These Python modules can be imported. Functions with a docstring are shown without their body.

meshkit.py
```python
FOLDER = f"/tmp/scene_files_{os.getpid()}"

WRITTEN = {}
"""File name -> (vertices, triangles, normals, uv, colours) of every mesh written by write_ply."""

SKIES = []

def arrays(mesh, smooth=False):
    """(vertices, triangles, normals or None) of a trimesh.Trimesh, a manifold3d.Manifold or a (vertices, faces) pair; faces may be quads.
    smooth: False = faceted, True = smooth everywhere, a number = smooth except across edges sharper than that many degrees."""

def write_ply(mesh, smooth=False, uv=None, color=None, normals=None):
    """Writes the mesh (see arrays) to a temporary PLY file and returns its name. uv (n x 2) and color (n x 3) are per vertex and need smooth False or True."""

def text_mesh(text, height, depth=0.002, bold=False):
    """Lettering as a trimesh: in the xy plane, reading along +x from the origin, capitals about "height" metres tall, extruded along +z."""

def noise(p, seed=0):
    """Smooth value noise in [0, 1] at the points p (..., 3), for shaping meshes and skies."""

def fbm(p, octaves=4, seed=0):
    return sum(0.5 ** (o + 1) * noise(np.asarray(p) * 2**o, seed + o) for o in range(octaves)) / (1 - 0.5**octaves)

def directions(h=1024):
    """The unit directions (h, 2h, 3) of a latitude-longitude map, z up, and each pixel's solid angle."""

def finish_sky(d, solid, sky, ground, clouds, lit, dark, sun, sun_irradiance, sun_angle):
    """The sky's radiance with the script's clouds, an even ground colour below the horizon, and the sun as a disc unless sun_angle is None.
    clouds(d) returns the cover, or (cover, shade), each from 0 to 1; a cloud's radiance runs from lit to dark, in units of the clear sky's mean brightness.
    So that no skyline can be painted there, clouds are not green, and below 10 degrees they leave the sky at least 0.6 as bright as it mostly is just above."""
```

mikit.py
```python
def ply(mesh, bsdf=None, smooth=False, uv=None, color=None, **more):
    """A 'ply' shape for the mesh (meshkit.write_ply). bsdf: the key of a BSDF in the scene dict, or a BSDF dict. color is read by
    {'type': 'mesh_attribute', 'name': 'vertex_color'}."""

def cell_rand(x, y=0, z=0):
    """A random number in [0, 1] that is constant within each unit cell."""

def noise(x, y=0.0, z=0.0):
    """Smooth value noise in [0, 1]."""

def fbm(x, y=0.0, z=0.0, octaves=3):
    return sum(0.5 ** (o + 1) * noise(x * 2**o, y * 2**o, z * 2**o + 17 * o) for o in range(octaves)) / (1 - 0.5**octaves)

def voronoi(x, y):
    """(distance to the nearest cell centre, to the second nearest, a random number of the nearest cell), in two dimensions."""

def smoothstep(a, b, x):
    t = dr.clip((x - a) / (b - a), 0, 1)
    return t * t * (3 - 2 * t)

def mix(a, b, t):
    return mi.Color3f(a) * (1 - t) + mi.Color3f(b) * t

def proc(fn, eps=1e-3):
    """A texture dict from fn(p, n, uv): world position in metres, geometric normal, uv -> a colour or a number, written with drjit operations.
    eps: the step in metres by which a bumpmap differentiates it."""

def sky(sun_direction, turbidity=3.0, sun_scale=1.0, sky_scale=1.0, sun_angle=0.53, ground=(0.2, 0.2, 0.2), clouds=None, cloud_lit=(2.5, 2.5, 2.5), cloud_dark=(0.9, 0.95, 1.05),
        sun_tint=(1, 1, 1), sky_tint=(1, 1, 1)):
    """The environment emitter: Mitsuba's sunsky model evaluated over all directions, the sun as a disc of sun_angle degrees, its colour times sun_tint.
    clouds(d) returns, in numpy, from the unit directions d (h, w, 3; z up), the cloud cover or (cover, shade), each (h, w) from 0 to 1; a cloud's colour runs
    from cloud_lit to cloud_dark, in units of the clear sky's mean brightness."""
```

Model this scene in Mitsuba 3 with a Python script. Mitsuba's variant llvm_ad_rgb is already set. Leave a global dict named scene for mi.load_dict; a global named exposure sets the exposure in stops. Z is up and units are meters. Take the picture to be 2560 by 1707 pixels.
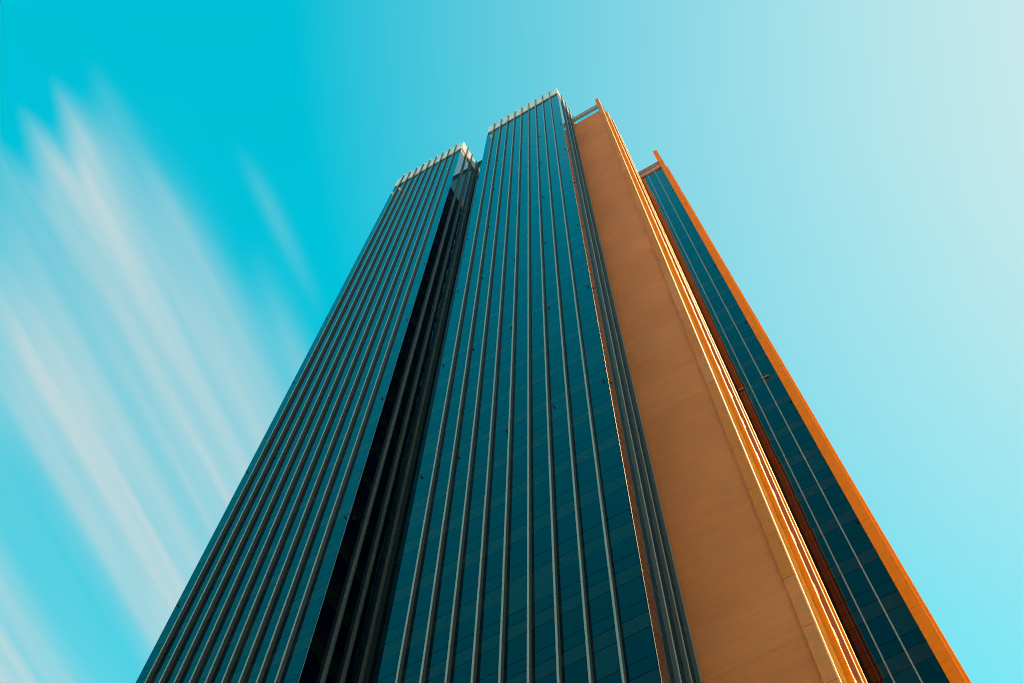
import math, random
import numpy as np
import trimesh
import drjit as dr
import mitsuba as mi
import mikit, meshkit
from mikit import fbm, noise, mix, smoothstep

T = mi.ScalarTransform4f
random.seed(7)
rng = np.random.default_rng(7)
scene, labels = {}, {}

# ------------------------------------------------------------------ camera, sky, sun, exposure
CAM_Z = 1.6
RIGHT = np.array([0.8666163, 0.49881402, 0.01267916])          # camera axes in the world (x along the facade, y into the building, z up)
DOWN = np.array([-0.46933114, 0.82349556, -0.31872142])
FWD = np.array([-0.16942395, 0.27025845, 0.94776363])
scene['camera'] = {'type': 'perspective', 'fov': 45.457, 'fov_axis': 'x', 'near_clip': 0.1, 'far_clip': 6000.0,
                   'to_world': T().look_at(origin=[0, 0, CAM_Z], target=(np.array([0, 0, CAM_Z]) + FWD).tolist(), up=(-DOWN).tolist())}
exposure = 3.0
SUN = np.array([0.484, 0.314, 0.817])
SUN /= np.linalg.norm(SUN)

# long thin streaks of cloud drawn out by the wind: (place across the wind, half width, start along the wind, length of the start, end along the wind, density)
STREAKS = [(-0.426, 0.042, -0.030, 0.07, 2.0, 0.86), (-0.364, 0.017, 0.015, 0.09, 2.0, 0.40), (-0.2835, 0.008, 0.045, 0.07, 0.24, 0.13), (-0.330, 0.019, 0.13, 0.12, 2.0, 0.34),
           (-0.384, 0.026, 0.06, 0.20, 2.0, 0.46), (-0.533, 0.054, -0.04, 0.25, 2.0, 1.0), (-0.715, 0.062, 0.00, 0.25, 2.0, 1.0), (-0.470, 0.030, 0.00, 0.30, 2.0, 0.20),
           (-0.598, 0.024, 0.00, 0.20, 0.26, 0.55), (-0.86, 0.06, 0.0, 0.2, 2.0, 0.7), (-1.0, 0.05, -0.2, 0.2, 1.5, 0.6), (-1.25, 0.09, 0.1, 0.2, 2.0, 0.7), (0.5, 0.05, -1.2, 0.3, 0.5, 0.4)]


def clouds(d):
    z = np.maximum(d[..., 2], 0.06)
    qx, qy = d[..., 0] / z, d[..., 1] / z
    a, b = 0.993 * qx + 0.122 * qy, -0.122 * qx + 0.993 * qy
    wob = meshkit.fbm(np.stack([a * 9, b * 2.2, a * 0], -1), 3, 5) - 0.5
    fine = meshkit.fbm(np.stack([a * 75 + 3, b * 3.0, a * 0 + 4], -1), 3, 9)
    clear = np.ones_like(a)
    for k, (c, w, s, soft, e, k0) in enumerate(STREAKS):
        aa = a + wob * 0.018
        prof = np.exp(-np.abs((aa - c) / w) ** 2.0)
        st = s + 0.05 * (meshkit.noise(np.stack([a * 55 + 7 * k, a * 0, a * 0 + k], -1), 3) - 0.5)
        t = np.clip((b - st) / soft, 0, 1) * np.clip((e - b) / (0.6 * e - 0.6 * s), 0, 1)
        clear *= 1 - np.clip(k0 * prof * t * t * (3 - 2 * t) * (0.45 + 0.95 * fine), 0, 0.96)
    streak = (1 - clear) * np.clip((d[..., 2] - 0.06) / 0.2, 0, 1)
    mu = np.clip((d * SUN).sum(-1), -1, 1)
    ang = np.degrees(np.arccos(mu))
    veil = np.clip((46.0 - ang) / 33.0, 0, 1) ** 1.28              # thin high haze that brightens towards the sun
    veil = np.clip(veil * (0.94 + 0.12 * meshkit.fbm(d * 5, 3, 2)), 0, 0.98)
    low = np.clip(1 - d[..., 2] / 0.45, 0, 1) ** 1.5 * 0.75        # paler air near the horizon
    cover = 1 - (1 - streak) * (1 - veil) * (1 - low)
    return cover, streak / np.maximum(cover, 1e-3)


scene['sky'] = mikit.sky(SUN, turbidity=1.2, sun_scale=0.8, sky_scale=1.3, clouds=clouds, cloud_lit=(0.79, 1.10, 1.12), cloud_dark=(0.71, 0.94, 0.98),
                         sky_tint=(0.0, 1.43, 0.84), sun_tint=(1.1, 0.74, 0.40), ground=(0.30, 0.23, 0.16))

# ------------------------------------------------------------------ materials


def rgb(r, g, b):
    return {'type': 'rgb', 'value': [r, g, b]}


def glass(name, col):
    scene[name] = {'type': 'twosided', 'b': {'type': 'plastic', 'diffuse_reflectance': rgb(*col), 'int_ior': 1.32, 'specular_reflectance': rgb(0.9, 0.93, 1.0)}}


glass('glass_a', (0.0003, 0.0005, 0.0042))
glass('glass_b', (0.0003, 0.0006, 0.0075))
glass('glass_c', (0.0006, 0.0036, 0.0078))
glass('glass_e', (0.0045, 0.0085, 0.0100))
glass('glass_d', (0.0004, 0.0022, 0.0070))
glass('spandrel_a', (0.0045, 0.0060, 0.0056))
glass('spandrel_b', (0.0058, 0.0074, 0.0070))
glass('spandrel_dark', (0.009, 0.0042, 0.0042))


def tone(base, amp, scale, strain=None):
    def fn(p, n, uv):
        k = fbm(p.x * scale, p.y * scale, p.z * scale * 0.35, 4)
        g = noise(p.x * 14.0, p.y * 14.0, p.z * 14.0)
        s = fbm(p.x * 0.8, p.y * 0.8, p.z * 4.5, 3)                  # trowel grain, drawn out along the wall
        return mi.Color3f(base) * (1.0 + amp * (k - 0.5) * 2.0 + 1.4 * amp * (s - 0.5) + 0.12 * (g - 0.5))
    return mikit.proc(fn)


def solid(name, base, amp=0.08, scale=0.35, rough=0.5, spec=0.4, metal=0.0):
    scene[name] = {'type': 'twosided', 'b': {'type': 'principled', 'base_color': tone(base, amp, scale), 'roughness': rough, 'specular': spec, 'metallic': metal}}


solid('stone', (0.55, 0.128, 0.036), 0.12, 0.5, 0.7, 0.18)
solid('stone_b', (0.57, 0.137, 0.041), 0.12, 0.5, 0.7, 0.18)
solid('stone_fin', (0.54, 0.122, 0.016), 0.08, 0.6, 0.65, 0.18)
solid('stone_fin_b', (0.56, 0.142, 0.040), 0.08, 0.6, 0.65, 0.18)
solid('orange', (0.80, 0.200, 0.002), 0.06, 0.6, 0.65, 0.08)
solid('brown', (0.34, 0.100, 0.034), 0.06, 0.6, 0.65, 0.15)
solid('orange_deep', (0.68, 0.158, 0.002), 0.06, 0.6, 0.65, 0.09)
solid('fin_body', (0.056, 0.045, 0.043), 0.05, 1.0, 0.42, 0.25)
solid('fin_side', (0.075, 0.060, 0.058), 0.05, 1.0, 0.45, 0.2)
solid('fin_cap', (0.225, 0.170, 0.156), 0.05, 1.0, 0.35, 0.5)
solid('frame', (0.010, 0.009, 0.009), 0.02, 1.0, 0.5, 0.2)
solid('beam', (0.25, 0.11, 0.075), 0.06, 1.0, 0.5, 0.2)
solid('rail', (0.6, 0.45, 0.4), 0.03, 1.0, 0.4)
solid('sunlit_edge', (0.85, 0.70, 0.38), 0.02, 1.0, 0.45)  # pale yellow that paints the sun-bright edges of fin and piers
solid('lamp_case', (0.02, 0.018, 0.017), 0.02, 2.0, 0.5)
solid('lamp_white', (0.75, 0.62, 0.56), 0.02, 2.0, 0.5)
solid('sash', (0.30, 0.27, 0.26), 0.02, 2.0, 0.4)
solid('concrete', (0.35, 0.30, 0.26), 0.1, 0.3, 0.8)
scene['rough_stone'] = {'type': 'bumpmap', 'a': mikit.proc(lambda p, n, uv: fbm(p.y * 6.0 + p.z * 1.5, p.z * 5.0, p.x, 4), 0.01), 'scale': 0.30, 'b': {'type': 'principled', 'base_color': tone((0.54, 0.185, 0.034), 0.3, 2.0), 'roughness': 0.8, 'specular': 0.0}}
scene['frosted'] = {'type': 'principledthin', 'base_color': rgb(0.54, 0.63, 0.74), 'roughness': 0.5, 'diff_trans': 0.06}
scene['clear_pane'] = {'type': 'thindielectric', 'int_ior': 1.5}
scene['paving'] = {'type': 'twosided', 'b': {'type': 'principled', 'base_color': mikit.proc(lambda p, n, uv: mi.Color3f(0.34, 0.27, 0.20) * (0.85 + 0.3 * fbm(p.x * 0.7, p.y * 0.7, 0.0, 4))), 'roughness': 0.8}}

# ------------------------------------------------------------------ mesh helpers (lengths in units of D metres, heights above the eye)
D = 20.0
FACES = np.array([[0, 1, 3], [0, 3, 2], [4, 6, 7], [4, 7, 5], [0, 4, 5], [0, 5, 1], [2, 3, 7], [2, 7, 6], [0, 2, 6], [0, 6, 4], [1, 5, 7], [1, 7, 3]])
Z_GROUND = -CAM_Z / D


def W(p):
    p = np.asarray(p, float) * D
    p[..., 2] += CAM_Z
    return p


def box(x0, x1, y0, y1, z0, z1, tilt=None):
    v = np.array([[x, y, z] for x in (x0, x1) for y in (y0, y1) for z in (z0, z1)], float)
    if tilt is not None:                                             # a pane never sits quite true: tilt = (axis of the normal, turn about z, lean)
        ax, tz, lean = tilt
        other = 1 - ax
        c = v.mean(0)
        v[:, ax] += (v[:, other] - c[other]) * tz + (v[:, 2] - c[2]) * lean
    return W(v), FACES


def prism(poly, z0, z1):
    """Upright prism over a plan polygon (counter-clockwise, convex)."""
    n = len(poly)
    v = np.array([[x, y, z] for z in (z0, z1) for x, y in poly], float)
    f = [[i, (i + 1) % n, n + (i + 1) % n] for i in range(n)] + [[i, n + (i + 1) % n, n + i] for i in range(n)]
    f += [[0, i + 1, i] for i in range(1, n - 1)] + [[n, n + i, n + i + 1] for i in range(1, n - 1)]
    return W(v), np.array(f)


def join(parts):
    vs, fs, k = [], [], 0
    for v, f in parts:
        vs.append(v)
        fs.append(f + k)
        k += len(v)
    return np.vstack(vs), np.vstack(fs)


def tube(p0, axis, r, length, n=12, r2=None):
    """A short round lamp head; p0 in metres."""
    r2 = r if r2 is None else r2
    axis = np.asarray(axis, float) / np.linalg.norm(axis)
    a = np.cross(axis, [0.3, 0.2, 0.9]); a /= np.linalg.norm(a)
    b = np.cross(axis, a)
    t = np.arange(n) * 2 * np.pi / n
    ring = np.cos(t)[:, None] * a + np.sin(t)[:, None] * b
    v = np.vstack([p0 + ring * r, p0 + ring * r2 + axis * length, [p0], [p0 + axis * length]])
    f = [[i, (i + 1) % n, n + (i + 1) % n] for i in range(n)] + [[i, n + (i + 1) % n, n + i] for i in range(n)]
    f += [[2 * n, (i + 1) % n, i] for i in range(n)] + [[2 * n + 1, n + i, n + (i + 1) % n] for i in range(n)]
    return v, np.array(f)


count = {}


def put(name, mesh, m, parent, smooth=False, stuff=False):
    base = f'{parent}__{name}' if parent else name
    n = count.get(base, 0)
    count[base] = n + 1
    key = base if n == 0 else f'{base}_{n:03d}'
    scene[key] = mikit.ply(mesh, m, smooth=smooth)
    if stuff:
        labels[key] = {'kind': 'stuff'}
    return key


# ------------------------------------------------------------------ the setting
put('plaza', box(-120, 120, -120, 120, Z_GROUND - 0.01, Z_GROUND), 'paving', None)
labels['plaza'] = {'label': 'pale paved plaza at the foot of the skyscraper', 'category': 'plaza', 'kind': 'structure'}

# ------------------------------------------------------------------ the building
SKY = 'skyscraper'
labels[SKY] = {'label': 'very tall skyscraper of dark teal glass towers and orange stone wing seen from its foot', 'category': 'skyscraper'}
H = 0.2078                                                          # storey height, upper floors
FLOORS = [2.2593 + H * n for n in range(29)]
low = 2.2593 - 0.2066
LOW_H = 0.1595
LOWS = []
while low > 0.1:
    LOWS.append(low)
    low -= LOW_H
LEVELS = [(s, (nxt - s)) for s, nxt in zip(LOWS[::-1] + FLOORS, LOWS[::-1][1:] + FLOORS + [FLOORS[-1] + H])]
TOP = 8.343                                                         # roof edge
PAR = 8.618                                                         # top of the glass parapet
G = 0.0008                                                          # half joint between panes


def rows(level, h):
    """(kind, bottom, top) of the three panes of one storey."""
    k = h / H
    sp, tr = 0.058 * k, 0.05 * k
    return [('spandrel_panel', level - sp, level), ('transom_pane', level, level + tr), ('window_pane', level + tr, level + h - sp)]


def facade(parent, axis, plane, edges, levels, top, n_single, glass_set, spandrel_set, sign=-1, tilt=0.0012, lean=0.0010, bias=0.0):
    """Panes on a plane: axis 'x' = the facade runs along x and faces -y, axis 'y' = it runs along y and faces +x.
    The n_single lowest visible storeys are single panes, the rest of each kind one mesh."""
    rest = {}
    for i, (s, h) in enumerate(levels):
        for kind, z0, z1 in rows(s, h):
            z1 = min(z1, top)
            if z1 - z0 < 0.006:
                continue
            for e0, e1 in zip(edges[:-1], edges[1:]):
                t = (1 if axis == 'x' else 0, rng.normal(0, tilt) + bias, rng.normal(0, lean))
                if axis == 'x':
                    b = box(e0 + G, e1 - G, plane, plane + 0.0012, z0 + G, z1 - G, t)
                else:
                    b = box(plane - 0.0012, plane, e0 + G, e1 - G, z0 + G, z1 - G, t)
                mats = spandrel_set if kind == 'spandrel_panel' else (['glass_c', 'glass_d', 'glass_d'] if kind == 'transom_pane' else glass_set)
                m = mats[rng.integers(len(mats))]
                if i < n_single:
                    put(kind, b, m, parent)
                else:
                    rest.setdefault((kind, m), []).append(b)
    for (kind, m), bs in rest.items():
        put(kind, join(bs), m, parent, stuff=True)


def lengths(z1):
    """A fin is put together from storey-high lengths with a fine open joint and a little play between them."""
    z = [Z_GROUND] + [s + 0.012 for s, h in LEVELS if s + 0.012 < z1 - 0.05] + [z1]
    return [(a + 0.0004, b - 0.0004, rng.normal(0, 0.00006)) for a, b in zip(z[:-1], z[1:])]


def mullion_x(parent, x, plane, z0, z1, w=0.0040, p=0.0108, cap=0.0012):
    """An upright fin on a facade facing -y: a dark blade with a pale metal cap."""
    L = lengths(z1)
    put('mullion', join([box(x - w / 2 + 0.0003 + o, x + w / 2 - 0.0003 + o, plane - p + cap, plane + 0.001, a, b) for a, b, o in L]), 'fin_body', parent)
    put('mullion_cap', join([box(x - w / 2 + o, x + w / 2 + o, plane - p + o, plane - p + cap, a, b) for a, b, o in L]), 'fin_cap', parent)


def mullion_y(parent, y, plane, z0, z1, w=0.0042, p=0.0108, cap=0.0012, cap_m='fin_cap'):
    L = lengths(z1)
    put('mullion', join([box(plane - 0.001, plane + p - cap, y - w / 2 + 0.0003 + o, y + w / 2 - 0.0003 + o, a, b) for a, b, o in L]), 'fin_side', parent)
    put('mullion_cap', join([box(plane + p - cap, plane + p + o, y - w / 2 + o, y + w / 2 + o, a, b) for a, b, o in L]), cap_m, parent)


def lamp(parent, x, y, z, face):
    """Small round floodlight head on a short arm, standing out from the facade."""
    c = W(np.array([x, y, z]))
    out = np.array([0, -1, 0.0]) if face == 'x' else np.array([1.0, 0, 0])
    arm = tube(c - out * 0.01, out, 0.012, 0.05, 6)
    head = tube(c + out * 0.062 + np.array([0, 0, 0.03]), [0, 0, -1], 0.046, 0.06, 14, 0.054)
    put('lamp', join([arm, head]), 'lamp_case', parent, smooth=30)


LAMP_Z = [2.8095 + 0.8335 * k for k in range(6)]
BAY = 0.0546


def tower(x0, x1, n_single_front, lo, lamps_x, depth, fin_y, fin_p):
    key = put('glass_tower', box(x0 + 0.003, x1 - 0.003, 1.003, 1.55, Z_GROUND, TOP), 'frame', SKY)
    lv = [(s, h) for s, h in LEVELS if s > lo]
    lower = [(s, h) for s, h in LEVELS if s <= lo]
    ex = list(np.linspace(x0 + 0.001, x1 - 0.001, 11))
    facade(key, 'x', 1.0, ex, lv, TOP - 0.003, n_single_front, ['glass_a'] * 8 + ['glass_b'] * 6 + ['glass_d'] * 3 + ['glass_e'], ['spandrel_a', 'spandrel_b'])
    facade(key, 'x', 1.0, ex, lower, TOP, 0, ['glass_a', 'glass_b'], ['spandrel_a'])
    for x in ex[1:-1]:
        mullion_x(key, x - 0.0005, 1.0, Z_GROUND, PAR + 0.032)
    ey = [1.001] + fin_y
    ey = [e for e in ey if e <= depth + 0.005]
    if ey[-1] < depth - 0.004:
        ey.append(depth)
    facade(key, 'y', x1, ey, LEVELS, TOP - 0.003, 0, ['glass_a', 'glass_b'], ['spandrel_a'])
    for y in ey[1:]:
        if y < depth - 0.003:
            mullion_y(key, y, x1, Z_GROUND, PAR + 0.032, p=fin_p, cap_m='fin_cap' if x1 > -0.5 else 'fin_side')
    # corner angle, coping and glass parapet
    put('corner_trim', box(x1 - 0.0004, x1 + 0.0003, 0.9992, 0.9999, Z_GROUND, PAR), 'fin_cap', key)
    put('coping', join([box(x0, x1, 0.9985, 1.004, TOP - 0.001, TOP + 0.004), box(x1 - 0.004, x1 + 0.0012, 1.0042, depth, TOP - 0.001, TOP + 0.004)]), 'rail', key)
    for e0, e1 in zip(ex[:-1], ex[1:]):
        put('parapet_pane', box(e0 + G, e1 - G, 1.000, 1.0012, TOP + 0.006, PAR), 'frosted', key)
    for e0, e1 in zip(ey[:-1], ey[1:]):
        put('parapet_pane', box(x1 - 0.0012, x1, e0 + G, e1 - G, TOP + 0.006, PAR), 'frosted', key)
    put('handrail', join([box(x0, x1, 1.0002, 1.0022, PAR + 0.001, PAR + 0.004), box(x1 - 0.0022, x1 - 0.0002, 1.0024, depth, PAR + 0.001, PAR + 0.004)]), 'fin_body', key)
    for z in LAMP_Z:
        for x in lamps_x:
            lamp(key, x, 1.0, z, 'x')
        for y in (1.0137, 1.1545):
            if y < depth:
                lamp(key, x1, y, z, 'y')
    return key


LX0, LX1, RX0, RX1 = -1.6400, -1.0945, -0.8915, -0.3455
lt = tower(LX0, LX1, 9, 2.0, [-1.628, -1.520, -1.108], 1.179, [1.0587, 1.1145, 1.170], 0.0108)
rt = tower(RX0, RX1, 15, 1.3, [-0.880, -0.771, -0.630, -0.497, -0.358], 1.235, [1.0640, 1.1200, 1.1740, 1.2290], 0.0088)
labels[lt] = {'label': 'left glass tower with closely set grey fins'}
labels[rt] = {'label': 'middle glass tower rising beside the orange stone wing'}
for i in (0, 1):                                                     # pale lamps high up on the first fins
    x = LX0 + BAY * (i + 1)
    put('lamp', tube(W(np.array([x, 0.988, 7.93])), [0, -1, -0.3], 0.14, 0.3, 12), 'lamp_white', lt, smooth=30)
put('lamp', tube(W(np.array([RX0 + BAY, 0.988, 7.93])), [0, -1, -0.3], 0.12, 0.25, 12), 'lamp_white', rt, smooth=30)

# the recess between the two towers
link = put('link_wall', box(LX1 + 0.004, RX0 - 0.001, 1.182, 1.55, Z_GROUND, PAR - 0.02), 'frame', SKY)
facade(link, 'x', 1.179, [LX1 + 0.026, LX1 + 0.080, LX1 + 0.134, RX0 - 0.002], LEVELS + [(FLOORS[-1] + H, H)], PAR, 0, ['glass_a', 'glass_b'], ['spandrel_a'])
put('column', box(LX1 + 0.001, LX1 + 0.025, 1.172, 1.19, Z_GROUND, PAR - 0.03), 'frame', link)  # near-black strip: the deep shade of the recess corner put into its colour
put('coping', box(LX1 + 0.001, RX0 - 0.001, 1.1775, 1.19, PAR, PAR + 0.004), 'fin_body', link)
labels[link] = {'label': 'dark glass wall at the back of the gap between the towers'}
for z in LAMP_Z:
    lamp(link, LX1 + 0.030, 1.179, z, 'x')

# ------------------------------------------------------------------ orange stone wing
YW = 1.187
JOINTS = [Z_GROUND] + [s + 0.035 for s, h in LEVELS]
wing_top = 7.96
wing = put('stone_wing', box(RX1 + 0.001, -0.1290, YW + 0.004, 1.651, Z_GROUND, wing_top - 0.003), 'stone', SKY)
labels[wing] = {'label': 'tall blank orange stone wing with golden ribs along its side'}
zs = [z for z in JOINTS if z < wing_top - 0.05] + [wing_top]
for z0, z1 in zip(zs[:-1], zs[1:]):
    put('stone_panel', box(RX1 + 0.001, -0.1480, YW, YW + 0.0036, z0 + 0.0001, z1 - 0.0001, (1, 0, rng.normal(0, 0.0003))), 'stone' if rng.random() < 0.7 else 'stone_b', wing)
# the front fin of the wing, one stone block per storey, with a lit chamfer
fz = [z + 0.010 for z in JOINTS if z < 8.25] + [8.45]
ch = 0.0016
for i, (z0, z1) in enumerate(zip(fz[:-1], fz[1:])):
    z0 = max(z0, Z_GROUND)
    dy = rng.normal(0, 0.0002)
    poly = [(-0.1494, 1.180 + dy), (-0.1252 - ch, 1.180 + dy), (-0.1252, 1.180 + ch + dy), (-0.1252, 1.200), (-0.1494, 1.200)]
    put('fin_block', prism(poly, z0 + 0.0006, z1 - 0.0006), ['stone_fin', 'stone_fin', 'stone_fin_b'][rng.integers(3)], wing)
put('side_wall', box(-0.1289, -0.1256, 1.2003, 1.651, Z_GROUND, 8.44), 'rough_stone', wing)
# piers standing out of the side wall, further and further back
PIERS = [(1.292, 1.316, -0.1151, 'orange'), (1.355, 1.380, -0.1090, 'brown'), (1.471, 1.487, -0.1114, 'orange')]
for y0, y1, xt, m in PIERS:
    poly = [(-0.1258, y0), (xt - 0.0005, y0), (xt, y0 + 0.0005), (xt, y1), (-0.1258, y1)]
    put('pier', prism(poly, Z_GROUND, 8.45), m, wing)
    if y1 - y0 < 0.008:
        continue
    put('pier_sunlit_edge', box(xt + 0.0001, xt + 0.0006, y0 + 0.0008, min(y1, y0 + 0.014), Z_GROUND, 8.45), 'sunlit_edge', wing)  # thin cream strip, the glare of the sunlit pier face put into its colour
put('pier_sunlit_edge', box(-0.1251, -0.1246, 1.1818, 1.1905, Z_GROUND, 8.44), 'sunlit_edge', wing)  # same painted sun-bright edge on the front fin
for z in [s + 0.02 for s, h in LEVELS if 1.0 < s < 8.3]:
    put('bracket', join([box(-0.1151, -0.1138, 1.306, 1.316, z, z + 0.02), box(-0.1144, -0.1136, 1.308, 1.314, z - 0.025, z + 0.004)]), 'rail', wing)
# open rails over the wing's roof edge
put('balustrade_pane', box(RX1 + 0.012, -0.150, YW + 0.001, YW + 0.002, wing_top + 0.004, wing_top + 0.12), 'clear_pane', wing)
for x in (-0.30, -0.25, -0.20):
    put('post', box(x - 0.001, x + 0.001, YW, YW + 0.004, wing_top, wing_top + 0.13), 'rail', wing)
put('beam', box(RX1 + 0.002, -0.1496, YW - 0.001, YW + 0.012, 8.090, 8.170), 'beam', wing)
put('beam', box(RX1 + 0.002, -0.1496, YW + 0.004, YW + 0.018, 8.190, 8.285), 'beam', wing)
put('rail', box(RX1 + 0.002, -0.1496, YW - 0.003, YW + 0.002, 8.172, 8.186), 'rail', wing)

# ------------------------------------------------------------------ glass bay on the right, closed by an orange fin
YS = 1.655
bay = put('glass_bay', box(-0.1285, 0.052, YS + 0.003, 2.05, Z_GROUND, 7.70), 'frame', SKY)
labels[bay] = {'label': 'narrow glass bay at the right with an orange fin along its edge'}
vis = [(s, h) for s, h in LEVELS if s > 2.0]
facade(bay, 'x', YS, [-0.1250, -0.0733, -0.0233, 0.0262], vis, 7.695, 16, ['glass_a'] * 5 + ['glass_b'] * 4 + ['glass_d', 'glass_e'], ['spandrel_dark'], tilt=0.0020, lean=0.002, bias=-0.0013)
facade(bay, 'x', YS, [-0.1250, -0.0733, -0.0233, 0.0262], [(s, h) for s, h in LEVELS if s <= 2.0], 7.7, 0, ['glass_a'], ['spandrel_dark'])
for x in (-0.0733, -0.0233):
    put('mullion_cap', box(x - 0.0018, x + 0.0018, YS - 0.0030, YS + 0.001, Z_GROUND, 7.70), 'fin_cap', bay)
for k in range(6):
    lamp(bay, 0.019, YS, LAMP_Z[k], 'x')
put('beam', box(-0.1250, 0.0262, YS - 0.010, YS + 0.02, 7.725, 7.86), 'beam', bay)
put('rail', box(-0.1250, 0.0262, YS - 0.011, YS + 0.02, 7.702, 7.722), 'rail', bay)
for x0, x1 in ((-0.0293, 0.0012), (-0.1150, -0.0944)):                # two sashes standing open
    sv, sf = box(x0, x1, YS - 0.0055, YS - 0.0005, 3.9130, 3.9150)
    sv[:, 2] += (YS * D - sv[:, 1]) * -0.12
    put('open_sash', (sv, sf), 'sash', bay)
fb = [z + 0.060 for z in JOINTS if z < 7.95] + [8.17]
for z0, z1 in zip(fb[:-1], fb[1:]):
    z0 = max(z0, Z_GROUND)
    poly = [(0.0250, 1.635), (0.0528, 1.635), (0.0536, 1.6358), (0.0536, 1.700), (0.0250, 1.700)]
    put('fin_block', prism(poly, z0 + 0.0006, z1 - 0.0006), 'orange_deep', bay)
poly = [(0.0537, 1.690), (0.0623, 1.690), (0.0631, 1.6908), (0.0631, 2.05), (0.0537, 2.05)]
put('edge_fin', prism(poly, Z_GROUND, 7.79), 'orange', bay)
# the body behind
put('rear_block', box(LX0 + 0.02, -0.13, 1.56, 2.3, Z_GROUND, 7.6), 'concrete', SKY)
